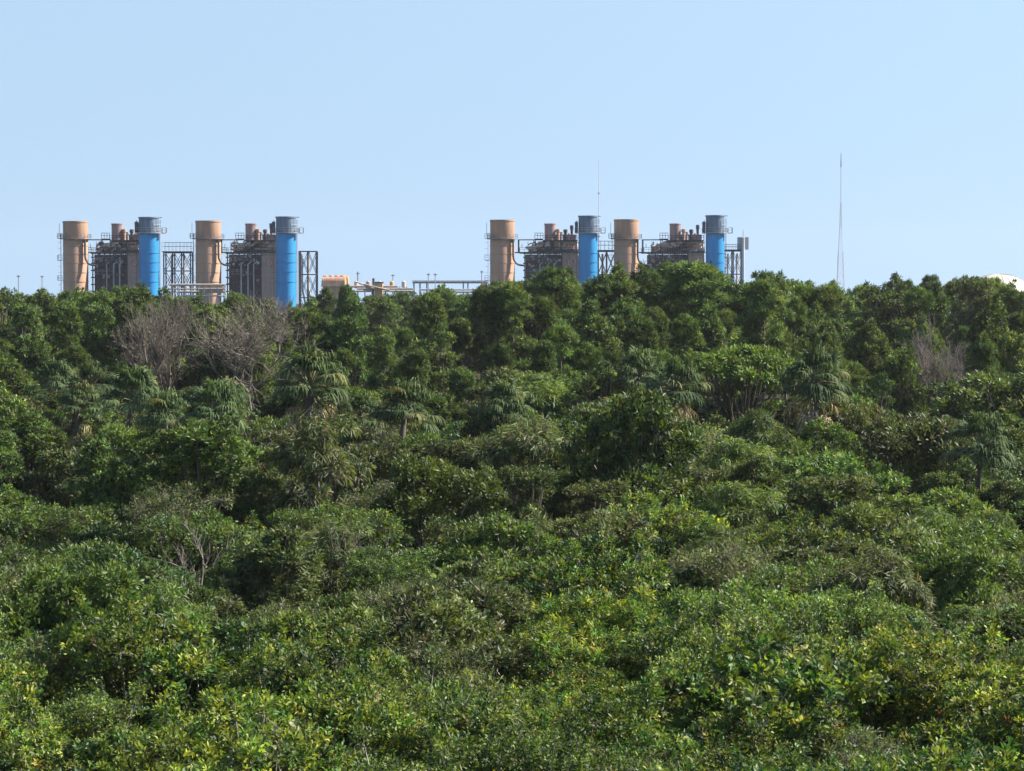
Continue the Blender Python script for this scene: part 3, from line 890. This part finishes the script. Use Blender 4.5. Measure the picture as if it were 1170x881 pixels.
def lattice(name, px0, px1, ytop, cols, levels, label, d=PD + 4, mat='steel', deck=True, depth=4.5, group='lattice pipe towers of the power plant', hand=1.4):
    X0, X1 = xx(px0, d), xx(px1, d)
    e = empty(name, (X0, d, 0), label, 'steel tower', group)
    w = X1 - X0; H = zz(ytop, d)
    mb = MB()
    cx = [0 if k == 0 else w * k / (cols - 1) for k in range(cols)]
    zs = [H * (k / levels) for k in range(levels + 1)]
    for y in (0, depth):
        for x in cx:
            mb.box(x - .16, x + .16, y - .16, y + .16, 0, H)
        for z in zs[1:]:
            mb.box(-.1, w + .1, y - .1, y + .1, z - .2, z + .06)
        for k in range(cols - 1):
            for j in range(levels):
                mb.bar((cx[k], y, zs[j]), (cx[k + 1], y, zs[j + 1] - .2), .1, 4)
                mb.bar((cx[k + 1], y + .2, zs[j]), (cx[k], y + .2, zs[j + 1] - .2), .1, 4)
    for x in cx:
        for z in zs[1:]:
            mb.box(x - .08, x + .08, .1, depth - .1, z - .15, z)
    mb.build('frame', M[mat], e)
    if deck:
        MB().box(-.4, w + .4, -.5, depth + .5, H + .07, H + .3).build('deck', M['steel'], e)
        mb = MB(); railing(mb, [(-.4, -.45, H + .3), (w + .4, -.45, H + .3)], hand, .05, .9); railing(mb, [(-.4, depth + .4, H + .3), (w + .4, depth + .4, H + .3)], hand, .05, .9)
        mb.build('railing', M['greysteel'], e)
    # pipes threading through
    rnd = random.Random(int(px0))
    for k in (0, 2):
        x = w * (.3 + .2 * k) ; x2 = x + rnd.uniform(-1, 1)
        MB().path([(x, depth * .5, 0), (x, depth * .5, H * .45), (x2, depth * .5, H * .6), (x2, depth * .5, H * .97)], .2 + .14 * rnd.random()).build('riser_pipe', M[('galv', 'steel', 'lagging', 'steel')[k]], e, True)
    return e, w, H


def simple_pole(px, ytop, d, label, r=.13):
    e = empty('lamp_pole', (xx(px, d), d, 0), label, 'pole', 'thin poles along the plant')
    H = zz(ytop, d)
    MB().lathe([(r * 1.6, 0), (r * 1.6, .6), (r, .7), (r * .7, H)], n=8).build('shaft', M['greysteel'], e, True)
    MB().box(-.45, .45, -.12, .12, H - .5, H - .3).build('cross_arm', M['greysteel'], e)


def build_plant():
    for i, (cx, w, yt) in enumerate(((87, 28.4, 253), (238.5, 29, 252.5), (574, 28, 251.5), (715.5, 28.2, 251))):
        tan_stack(i, cx, w, yt)
    for i, (cx, w, yt) in enumerate(((174.3, 22.6, 249), (329.3, 22.6, 248.5), (671, 21.6, 247.5), (814.8, 21.2, 247))):
        blue_stack(i, cx, w, yt)
    for i, (a, b, c) in enumerate(((105, 145, 163), (259, 298, 318), (599, 642, 661), (741, 786, 805))):
        boiler_house(i, a, b, c)
    lattice('pipe_tower', 187.5, 218, 288.5, 4, 5, 'wide lattice pipe tower with pale railed top, left of the second tan stack', hand=2.4)
    lattice('pipe_tower', 342, 361.5, 287, 3, 4, 'open lattice pipe tower just right of the second blue stack', deck=False)
    lattice('pipe_tower', 683.5, 703, 287, 3, 4, 'narrow lattice pipe tower between third blue stack and rightmost tan stack', hand=2.4)
    e, w, H = lattice('pipe_tower', 827, 848, 286.5, 3, 4, 'lattice pipe tower at the right end of the plant with a grey box on top', deck=True)
    MB().box(w - 1.2, w + 1.6, -.3, 2.6, H + .31, H + 3.6).build('equipment_box', M['galv'], e)
    MB().lathe([(.42, 0), (.42, H), (.4, H + 3.5), (.12, H + 3.6), (.08, H + 5.6)], (w + .1, -.9, 0), n=12).build('riser_duct', M['galv'], e, True)
    # low pipe racks at the foot of the second tan stack
    d = PD - 18
    e = empty('low_pipe_rack', (xx(196, d), d, 0), 'low pale pipe rack at the foot of the second tan stack', 'pipe rack')
    w = xx(256, d) - xx(196, d)
    mb = MB()
    for k in range(9):
        mb.box(w * k / 8 - .12, w * k / 8 + .12, 0, .24, 0, zz(325, d))
        mb.box(w * k / 8 - .12, w * k / 8 + .12, 3, 3.24, 0, zz(325, d))
    mb.build('rack_post', M['greysteel'], e)
    for k, (py, mat, y) in enumerate(((325.5, 'lagging', -.3), (330, 'galv', .6), (333.5, 'lagging', 1.3), (338, 'galv', -.1))):
        MB().path([(-.5 + k, y, zz(py, d)), (w + .3, y, zz(py, d))], .33 if k % 2 == 0 else .22).build('rack_pipe', M[mat], e, True)
    MB().box(w * .62, w - .3, .8, 2.6, zz(334, d), zz(327, d)).build('rack_cabinet', M['drum'], e)
    # ochre tank house
    d = PD - 40
    e = empty('tank_house', (xx(382, d), d, 0), 'low ochre tank house with rounded roof drums left of the pipe bridge', 'tank house')
    u = d / F
    MB().box(-13 * u, 9 * u, 0, 9, 0, zz(325, d)).build('wall', M['yellow_clad'], e)
    MB().lathe([(.4, -15 * u), (1.5, -13.5 * u), (1.5, 12 * u), (.4, 13.5 * u)], (0, 1.8, zz(323, d)), 'x', 20).build('roof_drum', M['drum'], e, True)
    MB().lathe([(.3, 2 * u), (1.6, 3.5 * u), (1.6, 15 * u), (.3, 16.5 * u)], (0, 3.6, zz(321.5, d)), 'x', 20).build('roof_drum', M['yellow_clad'], e, True)
    for k in range(4):
        MB().lathe([(.55, 0), (.55, 1.2), (.2, 1.4)], (-11 * u + k * 6.5 * u, 2.8, zz(320.5, d)), 'z', 12).build('roof_vent', M['drum'], e, True)
    MB().box(-15 * u, 15 * u, -.4, -.02, zz(327.5, d), zz(325.5, d)).build('canopy', M['lagging'], e)
    # small ochre hut with pipe clutter
    e = empty('valve_hut', (xx(431, d), d, 0), 'small ochre valve hut with dark flue beside pale sloping pipes', 'hut')
    MB().box(-5 * u, 6 * u, 0, 5, 0, zz(323.5, d)).build('wall', M['yellow_clad'], e)
    MB().box(-5.6 * u, 6.6 * u, -.3, 5.3, zz(323.5, d) + .004, zz(322, d)).build('roof', M['steel'], e)
    MB().lathe([(.3, 0), (.3, zz(318, d))], (-4 * u, -.7, 0), n=10).build('flue', M['steel'], e, True)
    for k in range(3):
        MB().path([(-24 * u + 2 * k, -1 - .4 * k, zz(322 + 2.5 * k, d)), (-4 * u + 2 * k, -1 - .4 * k, zz(329.5 + k, d)), (10 * u, -1 - .4 * k, zz(330 + k, d))], .2).build('sloping_pipe', M['lagging'], e, True)
    # low pale pipework left of the pipe bridge
    e = empty('low_pipe_rack', (xx(400, d), d + 4, 0), 'low pale pipe rack between ochre tank house and pipe bridge', 'pipe rack')
    wl = 72 * u
    mb = MB()
    for k in range(10):
        mb.box(wl * k / 9 - .12, wl * k / 9 + .12, 0, .24, 0, zz(327.5, d))
    mb.build('rack_post', M['greysteel'], e)
    for k, (py, x0, x1, mat) in enumerate(((327.5, 0, .75, 'casing'), (330, .1, 1, 'galv'), (332.5, 0, 1, 'lagging'))):
        MB().path([(wl * x0, -.4 - .3 * k, zz(py, d)), (wl * x1, -.4 - .3 * k, zz(py, d))], .3).build('rack_pipe', M[mat], e, True)
    for k in range(5):
        x = wl * (.08 + .19 * k)
        MB().lathe([(.2, 0), (.55, .3), (.55, 1.6), (.2, 1.9)], (x, .8, zz(329.5, d)), 'z', 12).build('rack_vessel', M[('lagging', 'drum', 'galv', 'yellow_clad', 'lagging')[k]], e, True)
    # pipe bridge
    d = PD - 20; u = d / F
    e = empty('pipe_bridge', (xx(471, d), d, 0), 'long raised grey pipe bridge on posts, left of the third tan stack', 'pipe bridge')
    w = 87 * u
    mb = MB().box(0, w, 0, 3, zz(323.8, d), zz(323.2, d)).box(0, w, 0, .25, zz(321.2, d), zz(320.6, d)).box(0, w, 2.75, 3, zz(321.2, d), zz(320.6, d))
    for k in range(30):
        mb.bar((w * k / 29.0, .12, zz(323.5, d)), (w * (k + .5 if k % 2 else max(0, k - .5)) / 29.0, .12, zz(320.9, d)), .07, 4)
    mb.build('truss', M['greysteel'], e)
    for k, r in enumerate((.32, .25, .36)):
        MB().path([(.2, .6 + .8 * k, zz(322.4, d)), (w - .2, .6 + .8 * k, zz(322.4, d))], r).build('bridge_pipe', M[('greysteel', 'lagging', 'greysteel')[k]], e, True)
    for f in (.02, .1, .19, .42, .67, .73, .97):
        MB().box(w * f - .15, w * f + .15, .3, 2.7, 0, zz(323.9, d)).build('bridge_post', M['greysteel'], e)
    MB().box(w * .9, w * .985, -.6, 2.0, zz(330, d), zz(324, d)).build('junction_cabinet', M['drum'], e)
    mb = MB().path([(w * .1, -1, zz(331, d)), (w * .98, -1, zz(331, d))], .25).path([(w * .5, -1.5, zz(333.5, d)), (w * .98, -1.5, zz(333.5, d))], .3); mb.build('low_pipe', M['galv'], e, True)
    for f in (.12, .52, .96):
        MB().box(w * f - .1, w * f + .1, -1.6, -1.3, 0, zz(333.9, d)).build('low_pipe_post', M['greysteel'], e)
    for (px, yt, lb) in ((21.5, 314, 'thin grey pole above the treeline at the far left'), (48.5, 314.5, 'thin grey pole just left of the leftmost tan stack'),
                         (409, 310.5, 'thicker dark pole between the ochre tank house and valve hut'), (449, 313, 'lone thin pole between valve hut and pipe bridge'),
                         (489.5, 312, 'left one of two close thin poles above the pipe bridge'), (497.3, 312, 'right one of two close thin poles above the pipe bridge'), (550.5, 309, 'thin pole at the right end of the pipe bridge')):
        simple_pole(px, yt, PD - 30, lb, .22 if px == 409 else .14)
    # masts
    d = 1100.0; u = d / F
    e = empty('radio_mast', (xx(960, d), d, 0), 'tall thin red and white lattice radio mast standing alone on the right', 'radio mast')
    H = zz(175, d); zb_ = zz(288, d)
    def mast(z0, z1, w0, w1, mat, r, steps):
        mb = MB()
        for s, t in ((-1, -1), (1, -1), (1, 1), (-1, 1)):
            mb.bar((s * w0, t * w0, z0), (s * w1, t * w1, z1), r, 5)
        for k in range(steps):
            f0, f1 = k / steps, (k + 1) / steps
            a0, a1 = w0 + (w1 - w0) * f0, w0 + (w1 - w0) * f1
            h0, h1 = z0 + (z1 - z0) * f0, z0 + (z1 - z0) * f1
            for (s, t), (s2, t2) in (((-1, -1), (1, -1)), ((1, -1), (1, 1)), ((1, 1), (-1, 1)), ((-1, 1), (-1, -1))):
                mb.bar((s * a0, t * a0, h0), (s2 * a1, t2 * a1, h1), r * .6, 4)
                mb.bar((s * a0, t * a0, h0), (s2 * a0, t2 * a0, h0), r * .5, 4)
        mb.build('lattice_section', M[mat], e)
    zz1, zz2, zz3 = zz(288, d), zz(260, d), zz(232, d)
    mast(0, zz1, 2.0, .95, 'red_mast', .075, 9)
    mast(zz1, zz2, .95, .42, 'white_mast', .06, 6)
    mast(zz2, zz3, .36, .24, 'red_mast', .055, 8)
    mast(zz3, H - 6, .22, .11, 'white_mast', .03, 16)
    MB().lathe([(.2, H - 6), (.08, H)], n=8).build('antenna', M['steel'], e)
    d = 900.0
    e = empty('guyed_mast', (xx(684, d), d, 0), 'hair-thin pale mast rising behind the third blue stack', 'mast')
    H = zz(182, d)
    MB().lathe([(.2, 0), (.13, H * .6), (.07, H)], n=8).build('shaft', M['white_mast'], e, True)
    MB().box(-.5, .5, -.1, .1, H * .55, H * .55 + .3).box(-.4, .4, -.1, .1, H * .8, H * .8 + .3).build('cross_arm', M['white_mast'], e)
    # storage dome
    d = 620.0; u = d / F
    e = empty('storage_dome', (xx(1141, d), d, 0), 'cream storage dome showing above the treetops at the right edge', 'dome')
    rr = 41 * u; H = zz(313, d); zs = zz(336, d)
    mb = MB().lathe([(rr, 0), (rr, zs)] + [(rr * math.cos(R(a)) * (1 - .12 * math.sin(R(2 * a))), zs + (H - zs) * math.sin(R(a))) for a in range(8, 89, 8)] + [(.3, H)], n=48)
    mb.build('dome_shell', M['cream'], e, True)
    mb = MB()
    for k in range(24):
        a0 = 2 * math.pi * k / 24
        pts = [((rr * math.cos(R(a)) * (1 - .12 * math.sin(R(2 * a))) + .03) * math.cos(a0) for a in (0,))]
        mb.path([((rr * math.cos(R(a)) * (1 - .12 * math.sin(R(2 * a))) + .02) * math.cos(a0), (rr * math.cos(R(a)) * (1 - .12 * math.sin(R(2 * a))) + .02) * math.sin(a0), zs + (H - zs) * math.sin(R(a)) + .02) for a in range(0, 89, 8)], .05, 4)
    mb.build('seam_rib', M['concrete'], e)


# ------------------------------------------------------------------ special plants
def special_plants():
    rng = np.random.default_rng(77)
    palms = [make_palm(1, 44, 9), make_palm(2, 46, 3), make_palm(3, 44, 44), make_palm(4, 48, 3)]
    srcs = {}
    spots = [  # px, crown-centre row, distance, proto, scale, label
        (352, 436, 150, 2, 1.3, 'big cabbage palm with shaggy tan dead fronds below the second blue stack'),
        (756, 440, 158, 2, 1.05, 'cabbage palm with drooping yellowish fronds below the rightmost boiler house'),
        (727, 425, 176, 3, 1.0, 'rounder green palm crown close behind the drooping yellowish palm'),
        (924, 434, 156, 2, 1.1, 'ragged palm with tan dead fronds, right of the bright green umbrella tree'),
        (150, 452, 152, 1, 1.15, 'palm with hanging pale fronds below the leftmost bare tree'),
        (232, 470, 140, 3, 1.15, 'green hanging-frond palm in front of the middle bare tree'),
        (112, 436, 178, 3, 1.0, 'small green palm left of the leftmost bare tree'),
        (64, 438, 184, 1, 1.0, 'small palm near the left edge of the woods'),
        (452, 468, 146, 1, 1.1, 'palm with hanging fronds among bushes below the valve hut'),
        (76, 458, 164, 0, .9, 'low palm with hanging fronds, left of the palm under the leftmost bare tree'),
        (192, 474, 146, 1, .95, 'palm between the two hanging-frond palms below the bare trees'),
        (262, 452, 158, 0, .85, 'small palm just left of the big shaggy palm'),
        (396, 470, 150, 3, .8, 'small green palm to the right of the big shaggy palm'),
        (1118, 508, 128, 3, 1.0, 'low grassy palm among bushes below the cream dome'),
        (562, 462, 148, 1, .95, 'green palm half buried in bushes below the third tan stack'),
    ]
    for (px, py, d, k, s, lb) in spots:
        x, y, z = at(px, py, d)
        crown, skirt, trunk, stalk = palms[k]
        e = empty('cabbage_palm', (x, y, 0))
        hz = z - .3
        for nm, me in (('crown', crown), ('dead_frond_skirt', skirt), ('leaf_stalk', stalk)):
            link(nm, me, e).location = (0, 0, hz)
        link('trunk', trunk, e).scale = (1, 1, hz / 4.6)
        e.rotation_euler = (rng.normal() * .05, rng.normal() * .05, rng.uniform(0, 6.28))
        s *= rng.uniform(.85, 1.05) * (.96 if k != 2 else 1.0)
        e.scale = (s * 1.1, s * 1.1, 1)
        for c in e.children:
            if c.name.split('.')[0] != 'trunk': c.scale = (1, 1, s * 1.1)
        tag(e, lb, 'palm', 'cabbage palms in the woods')
        for dx, dy_, kd in ((rng.uniform(-40, -15), rng.uniform(18, 36), 'mid'), (rng.uniform(12, 40), rng.uniform(22, 44), 'mid')):
            if k == 2: dy_ += 22
            place(kd, px + dx, d - rng.uniform(2, 4.5), CAMZ - (py + dy_ - HY) * d / F, rng, wide=.9)
    # bare trees
    for (px, ytop, d, wpx, seed, mat, spread, lb) in (
            (166, 342, 200, 74, 3, 'twig_rose', .95, 'leftmost leafless tree, grey-brown twigs, below the leftmost blue stack'),
            (214, 329, 206, 84, 8, 'twig_grey', .8, 'tallest leafless tree with dark upright trunk below the second tan stack'),
            (294, 331, 198, 128, 5, 'twig_rose', 1.1, 'widest leafless tree with fanning limbs below the second boiler house')):
        x, y, z = at(px, ytop, d)
        big, fine = make_bare(seed, z, spread, 4, mat, .22, 1, .26, .3, (4, 7))
        wx = np.percentile(np.abs(fine[:, 3]), 97) * 2
        k = (wpx / F * d) / wx
        for A in (big, fine):
            A[:, [0, 1, 3, 4]] *= k
        e = empty('leafless_tree', (x, y, 0), lb, 'bare tree', 'leafless trees in the woods')
        link('trunk', tubes(big, 'trunk', M[mat], 6), e)
        link('crown', tubes(fine, 'crown', M[mat], 3), e)
    for (px, ytop, d, wpx, seed, lb) in ((1078, 356, 206, 72, 29, 'grey leafless tree of upright branches left of the cream dome'),):
        x, y, z = at(px, ytop, d)
        big, fine = make_bare(seed, z, .95, 4, 'twig_pale', .3, 3, .12, .3, (2, 5))
        wx = np.percentile(np.abs(fine[:, 3]), 97) * 2
        k = (wpx / F * d) / wx
        for A in (big, fine):
            A[:, [0, 1, 3, 4]] *= k
        e = empty('leafless_tree', (x, y, 0), lb, 'bare tree', 'leafless trees in the woods')
        link('trunk', tubes(big, 'trunk', M['twig_pale'], 5), e); link('crown', tubes(fine, 'crown', M['twig_pale'], 3), e)
    # dead shrubs and a slim pale snag in the thicket
    for k, (px, py, d, hh, seed, lb) in enumerate((
            (1125, 712, 71, 5.2, 31, 'dead grey shrub of tangled bare twigs near the right edge'),
            (224, 568, 96, 6.4, 33, 'slim pale dead sapling standing in the grey bushes'),
            (388, 575, 102, 5.8, 35, 'pale dead shrub below the ochre tank house'),
            (600, 610, 92, 5.6, 37, 'sprawling dead shrub of pale twigs below the third tan stack'),
            (790, 605, 96, 5.6, 39, 'dead sapling with dark forked stem below the rightmost boiler house'),
            (930, 628, 90, 5.4, 41, 'pale forked dead shrub in the bushes below the radio mast'),
            (40, 716, 69, 5.2, 43, 'dead twiggy shrub in the front thicket at the left edge'),
            (690, 652, 84, 5.2, 45, 'grey dead shrub behind a bright yellow-green bush below the third blue stack'))):
        x, y, z = at(px, py, d); z -= .5
        big, fine = make_bare(seed, z, 1.05, 3, 'twig_pale', .3, 1 if k in (1, 4) else 3, .08, .4, (2, 4))
        e = empty('dead_shrub', (x, y, 0), lb, 'dead shrub', 'dead shrubs in the thicket')
        S = np.concatenate([big, fine]) if len(big) else fine
        link('branch', tubes(S, 'branch', M['twig_grey'], 4), e)
    # bright umbrella crowned tree
    e = place('far', 848, 172, CAMZ - (392 - HY) * 172 / F, rng, 6, 1.1, name='umbrella_tree')
    PLANTS.pop(); tag(e, 'bright green umbrella-shaped tree with flat lit top below the rightmost blue stack', 'tree')
    e = place('pine', 790, 262, CAMZ - (300 - HY) * 262 / F, rng, 3, 1.5, name='pine_tree')
    PLANTS.pop(); tag(e, 'highest wide treetop, in front of the rightmost boiler house', 'tree')
    for (px, yt, k, w_, lb) in ((705, 309, 0, .75, 'tufted pine top between the third blue stack and rightmost tan stack'), (737, 304, 2, .7, 'tall tufted pine just right of the rightmost tan stack'),
                                (868, 312, 1, .9, 'rounded treetop right of the lattice tower with grey box'), (1067, 316, 1, .6, 'small tuft-topped tree on the skyline between radio mast and dome'),
                                (1042, 321, 1, .6, 'small dark treetop on the skyline right of the radio mast'), (270, 336, 3, .8, 'green treetop in front of the second boiler house'),
                                (510, 330, 3, .9, 'bright treetop in front of the pipe bridge'), (398, 327, 1, .6, 'dark narrow treetop between ochre tank house and dark pole')):
        dd = 285 if px > 560 and px < 900 else 330
        e = place('pine', px, dd, CAMZ - (yt - HY) * dd / F, rng, k, w_, name='pine_tree'); PLANTS.pop(); tag(e, lb, 'tree')
    e = place('pine', 637, 270, CAMZ - (307 - HY) * 270 / F, rng, 1, .9, name='pine_tree')
    PLANTS.pop(); tag(e, 'pointed treetop rising in front of the third boiler house', 'tree')


# ------------------------------------------------------------------ labels for the mass of plants
LANDMARKS = [(-60, 30, 'at the left edge'), (30, 66, 'below the pole left of the tan stacks'), (66, 108, 'below the leftmost tan stack'), (108, 152, 'below the leftmost boiler house'),
             (152, 190, 'below the leftmost blue stack'), (190, 222, 'below the wide lattice tower'), (222, 258, 'below the second tan stack'), (258, 312, 'below the second boiler house'),
             (312, 345, 'below the second blue stack'), (345, 366, 'below the open lattice tower'), (366, 402, 'below the ochre tank house'), (402, 440, 'below the ochre valve hut'),
             (440, 470, 'below the lone thin pole'), (470, 515, 'below the left pipe bridge half'), (515, 558, 'below the right pipe bridge half'), (558, 592, 'below the third tan stack'),
             (592, 656, 'below the third boiler house'), (656, 684, 'below the third blue stack'), (684, 702, 'below the narrow lattice tower'), (702, 735, 'below the rightmost tan stack'),
             (735, 802, 'below the rightmost boiler house'), (802, 828, 'below the rightmost blue stack'), (828, 856, 'below the tower with grey box'), (856, 905, 'right of the power plant'),
             (905, 945, 'left of the radio mast'), (945, 975, 'below the radio mast'), (975, 1030, 'right of the radio mast'), (1030, 1110, 'left of the cream dome'),
             (1110, 1150, 'below the cream dome'), (1150, 1260, 'at the right edge')]
LOOK = {'near': ['olive shrub', 'yellow-green shrub', 'mixed green shrub', 'dark green shrub', 'narrow-leaved yellowish shrub', 'large-leaved olive shrub', 'fine-leaved green shrub', 'yellowish shrub'],
        'twiggy': ['grey twiggy shrub', 'sparse grey shrub', 'twiggy green shrub'],
        'mid': ['green bush', 'grey-green bush', 'tall green bush', 'dark bush', 'tall olive bush', 'bright green bush'],
        'droop': ['drooping grey-green bush', 'drooping green bush'],
        'far': ['broad green tree', 'tall olive tree', 'pointed green tree', 'bright green tree', 'slim green tree', 'mid-green tree'],
        'pine': ['pointed pine', 'slender pine', 'broad bright pine', 'dense pointed pine']}
GROUP = {'near': 'leafy shrubs of the front thicket', 'twiggy': 'twiggy shrubs of the thicket', 'mid': 'bushes behind the thicket', 'droop': 'drooping bushes', 'far': 'trees of the woods', 'pine': 'pines of the woods'}
CAT = {'near': 'shrub', 'twiggy': 'shrub', 'mid': 'bush', 'droop': 'bush', 'far': 'tree', 'pine': 'pine tree'}
NUM = ['', 'first', 'second', 'third', 'fourth', 'fifth', 'sixth', 'seventh', 'eighth', 'ninth', 'tenth', 'eleventh', 'twelfth', 'thirteenth', 'fourteenth', 'fifteenth', 'sixteenth',
       'seventeenth', 'eighteenth', 'nineteenth', 'twentieth']


def nth(n):
    if n <= 20: return NUM[n]
    return ('twenty', 'thirty', 'forty', 'fifty', 'sixty', 'seventy', 'eighty', 'ninety')[n // 10 - 2] + ('-' + NUM[n % 10] if n % 10 else 'th').replace('tyth', 'tieth')


def label_plants():
    cols = {}
    for rec in PLANTS:
        e, kind, pi, px, py, d = rec
        for (a, b, t) in LANDMARKS:
            if a <= px < b:
                cols.setdefault(t, []).append(rec); break
        else:
            cols.setdefault('at the left edge' if px < 0 else 'at the right edge', []).append(rec)
    for t, recs in cols.items():
        recs.sort(key=lambda r: -r[4])
        for n, (e, kind, pi, px, py, d) in enumerate(recs, 1):
            tag(e, f"{LOOK[kind][pi]} {t}, {nth(n)} plant from the bottom", CAT[kind], GROUP[kind])


# ------------------------------------------------------------------ light, sky, camera
SUN_EL, SUN_ROT = R(41), R(80)


def light():
    w = bpy.data.worlds.new('World'); scene.world = w; w.use_nodes = True
    nt = w.node_tree
    bg = nt.nodes['Background']
    sky = nt.nodes.new('ShaderNodeTexSky'); sky.sky_type = 'NISHITA'; sky.sun_disc = False
    sky.sun_elevation = SUN_EL; sky.sun_rotation = SUN_ROT
    sky.altitude = 0; sky.air_density = 1.0; sky.dust_density = 0.1; sky.ozone_density = 3.8
    # clear maritime air: the milky band of the sky model at the skyline is lifted away
    N, L = nt.nodes.new, nt.links.new
    tc = N('ShaderNodeTexCoord'); sx = N('ShaderNodeSeparateXYZ'); cx = N('ShaderNodeCombineXYZ')
    L(tc.outputs['Generated'], sx.inputs[0]); L(sx.outputs[0], cx.inputs[0]); L(sx.outputs[1], cx.inputs[1])
    def mth(op, a, b):
        n = N('ShaderNodeMath'); n.operation = op
        for k, v in enumerate((a, b)):
            if isinstance(v, (int, float)): n.inputs[k].default_value = v
            else: L(v, n.inputs[k])
        return n.outputs[0]
    z = mth('MAXIMUM', sx.outputs[2], 0.0)
    L(mth('ADD', mth('MULTIPLY', z, mth('ADD', mth('MULTIPLY', z, .75), -.1)), .129), cx.inputs[2])
    nv = N('ShaderNodeVectorMath'); nv.operation = 'NORMALIZE'; L(cx.outputs[0], nv.inputs[0])
    L(nv.outputs[0], sky.inputs[0])
    wb = nt.nodes.new('ShaderNodeMix'); wb.data_type = 'RGBA'; wb.blend_type = 'MULTIPLY'; wb.inputs[0].default_value = 1
    wb.inputs[7].default_value = (1.07, .985, .97, 1)
    nt.links.new(sky.outputs[0], wb.inputs[6]); nt.links.new(wb.outputs[2], bg.inputs[0]); bg.inputs[1].default_value = .0645
    s = bpy.data.lights.new('sun', 'SUN'); s.energy = 5.0; s.angle = R(.53); s.color = (1, .93, .82)
    o = link('sun', s)
    d = Vector((math.sin(SUN_ROT) * math.cos(SUN_EL), math.cos(SUN_ROT) * math.cos(SUN_EL), math.sin(SUN_EL)))
    o.rotation_euler = d.to_track_quat('Z', 'Y').to_euler(); o.location = d * 200
    c = bpy.data.cameras.new('camera'); co = link('camera', c)
    c.sensor_fit = 'HORIZONTAL'; c.sensor_width = 36; c.lens = 36 * F / 1170
    c.clip_start = .5; c.clip_end = 20000
    co.location = (0, 0, CAMZ)
    co.rotation_euler = (R(90) - math.atan((440.5 - HY) / F), 0, 0)
    scene.camera = co
    vs = scene.view_settings
    vs.view_transform = 'Standard'; vs.look = 'None'; vs.gamma = 1; vs.use_curve_mapping = False; vs.exposure = 1.32
    cy = scene.cycles
    cy.max_bounces = 6; cy.diffuse_bounces = 1; cy.glossy_bounces = 2; cy.transmission_bounces = 4; cy.volume_bounces = 1; cy.transparent_max_bounces = 4
    cy.use_denoising = True
    cy.sample_clamp_indirect = 1.5; cy.sample_clamp_direct = 3
    cy.use_adaptive_sampling = False


make_protos()
build_ground()
build_plant()
special_plants()
plant_all()
label_plants()
build_haze(0.00005)
light()
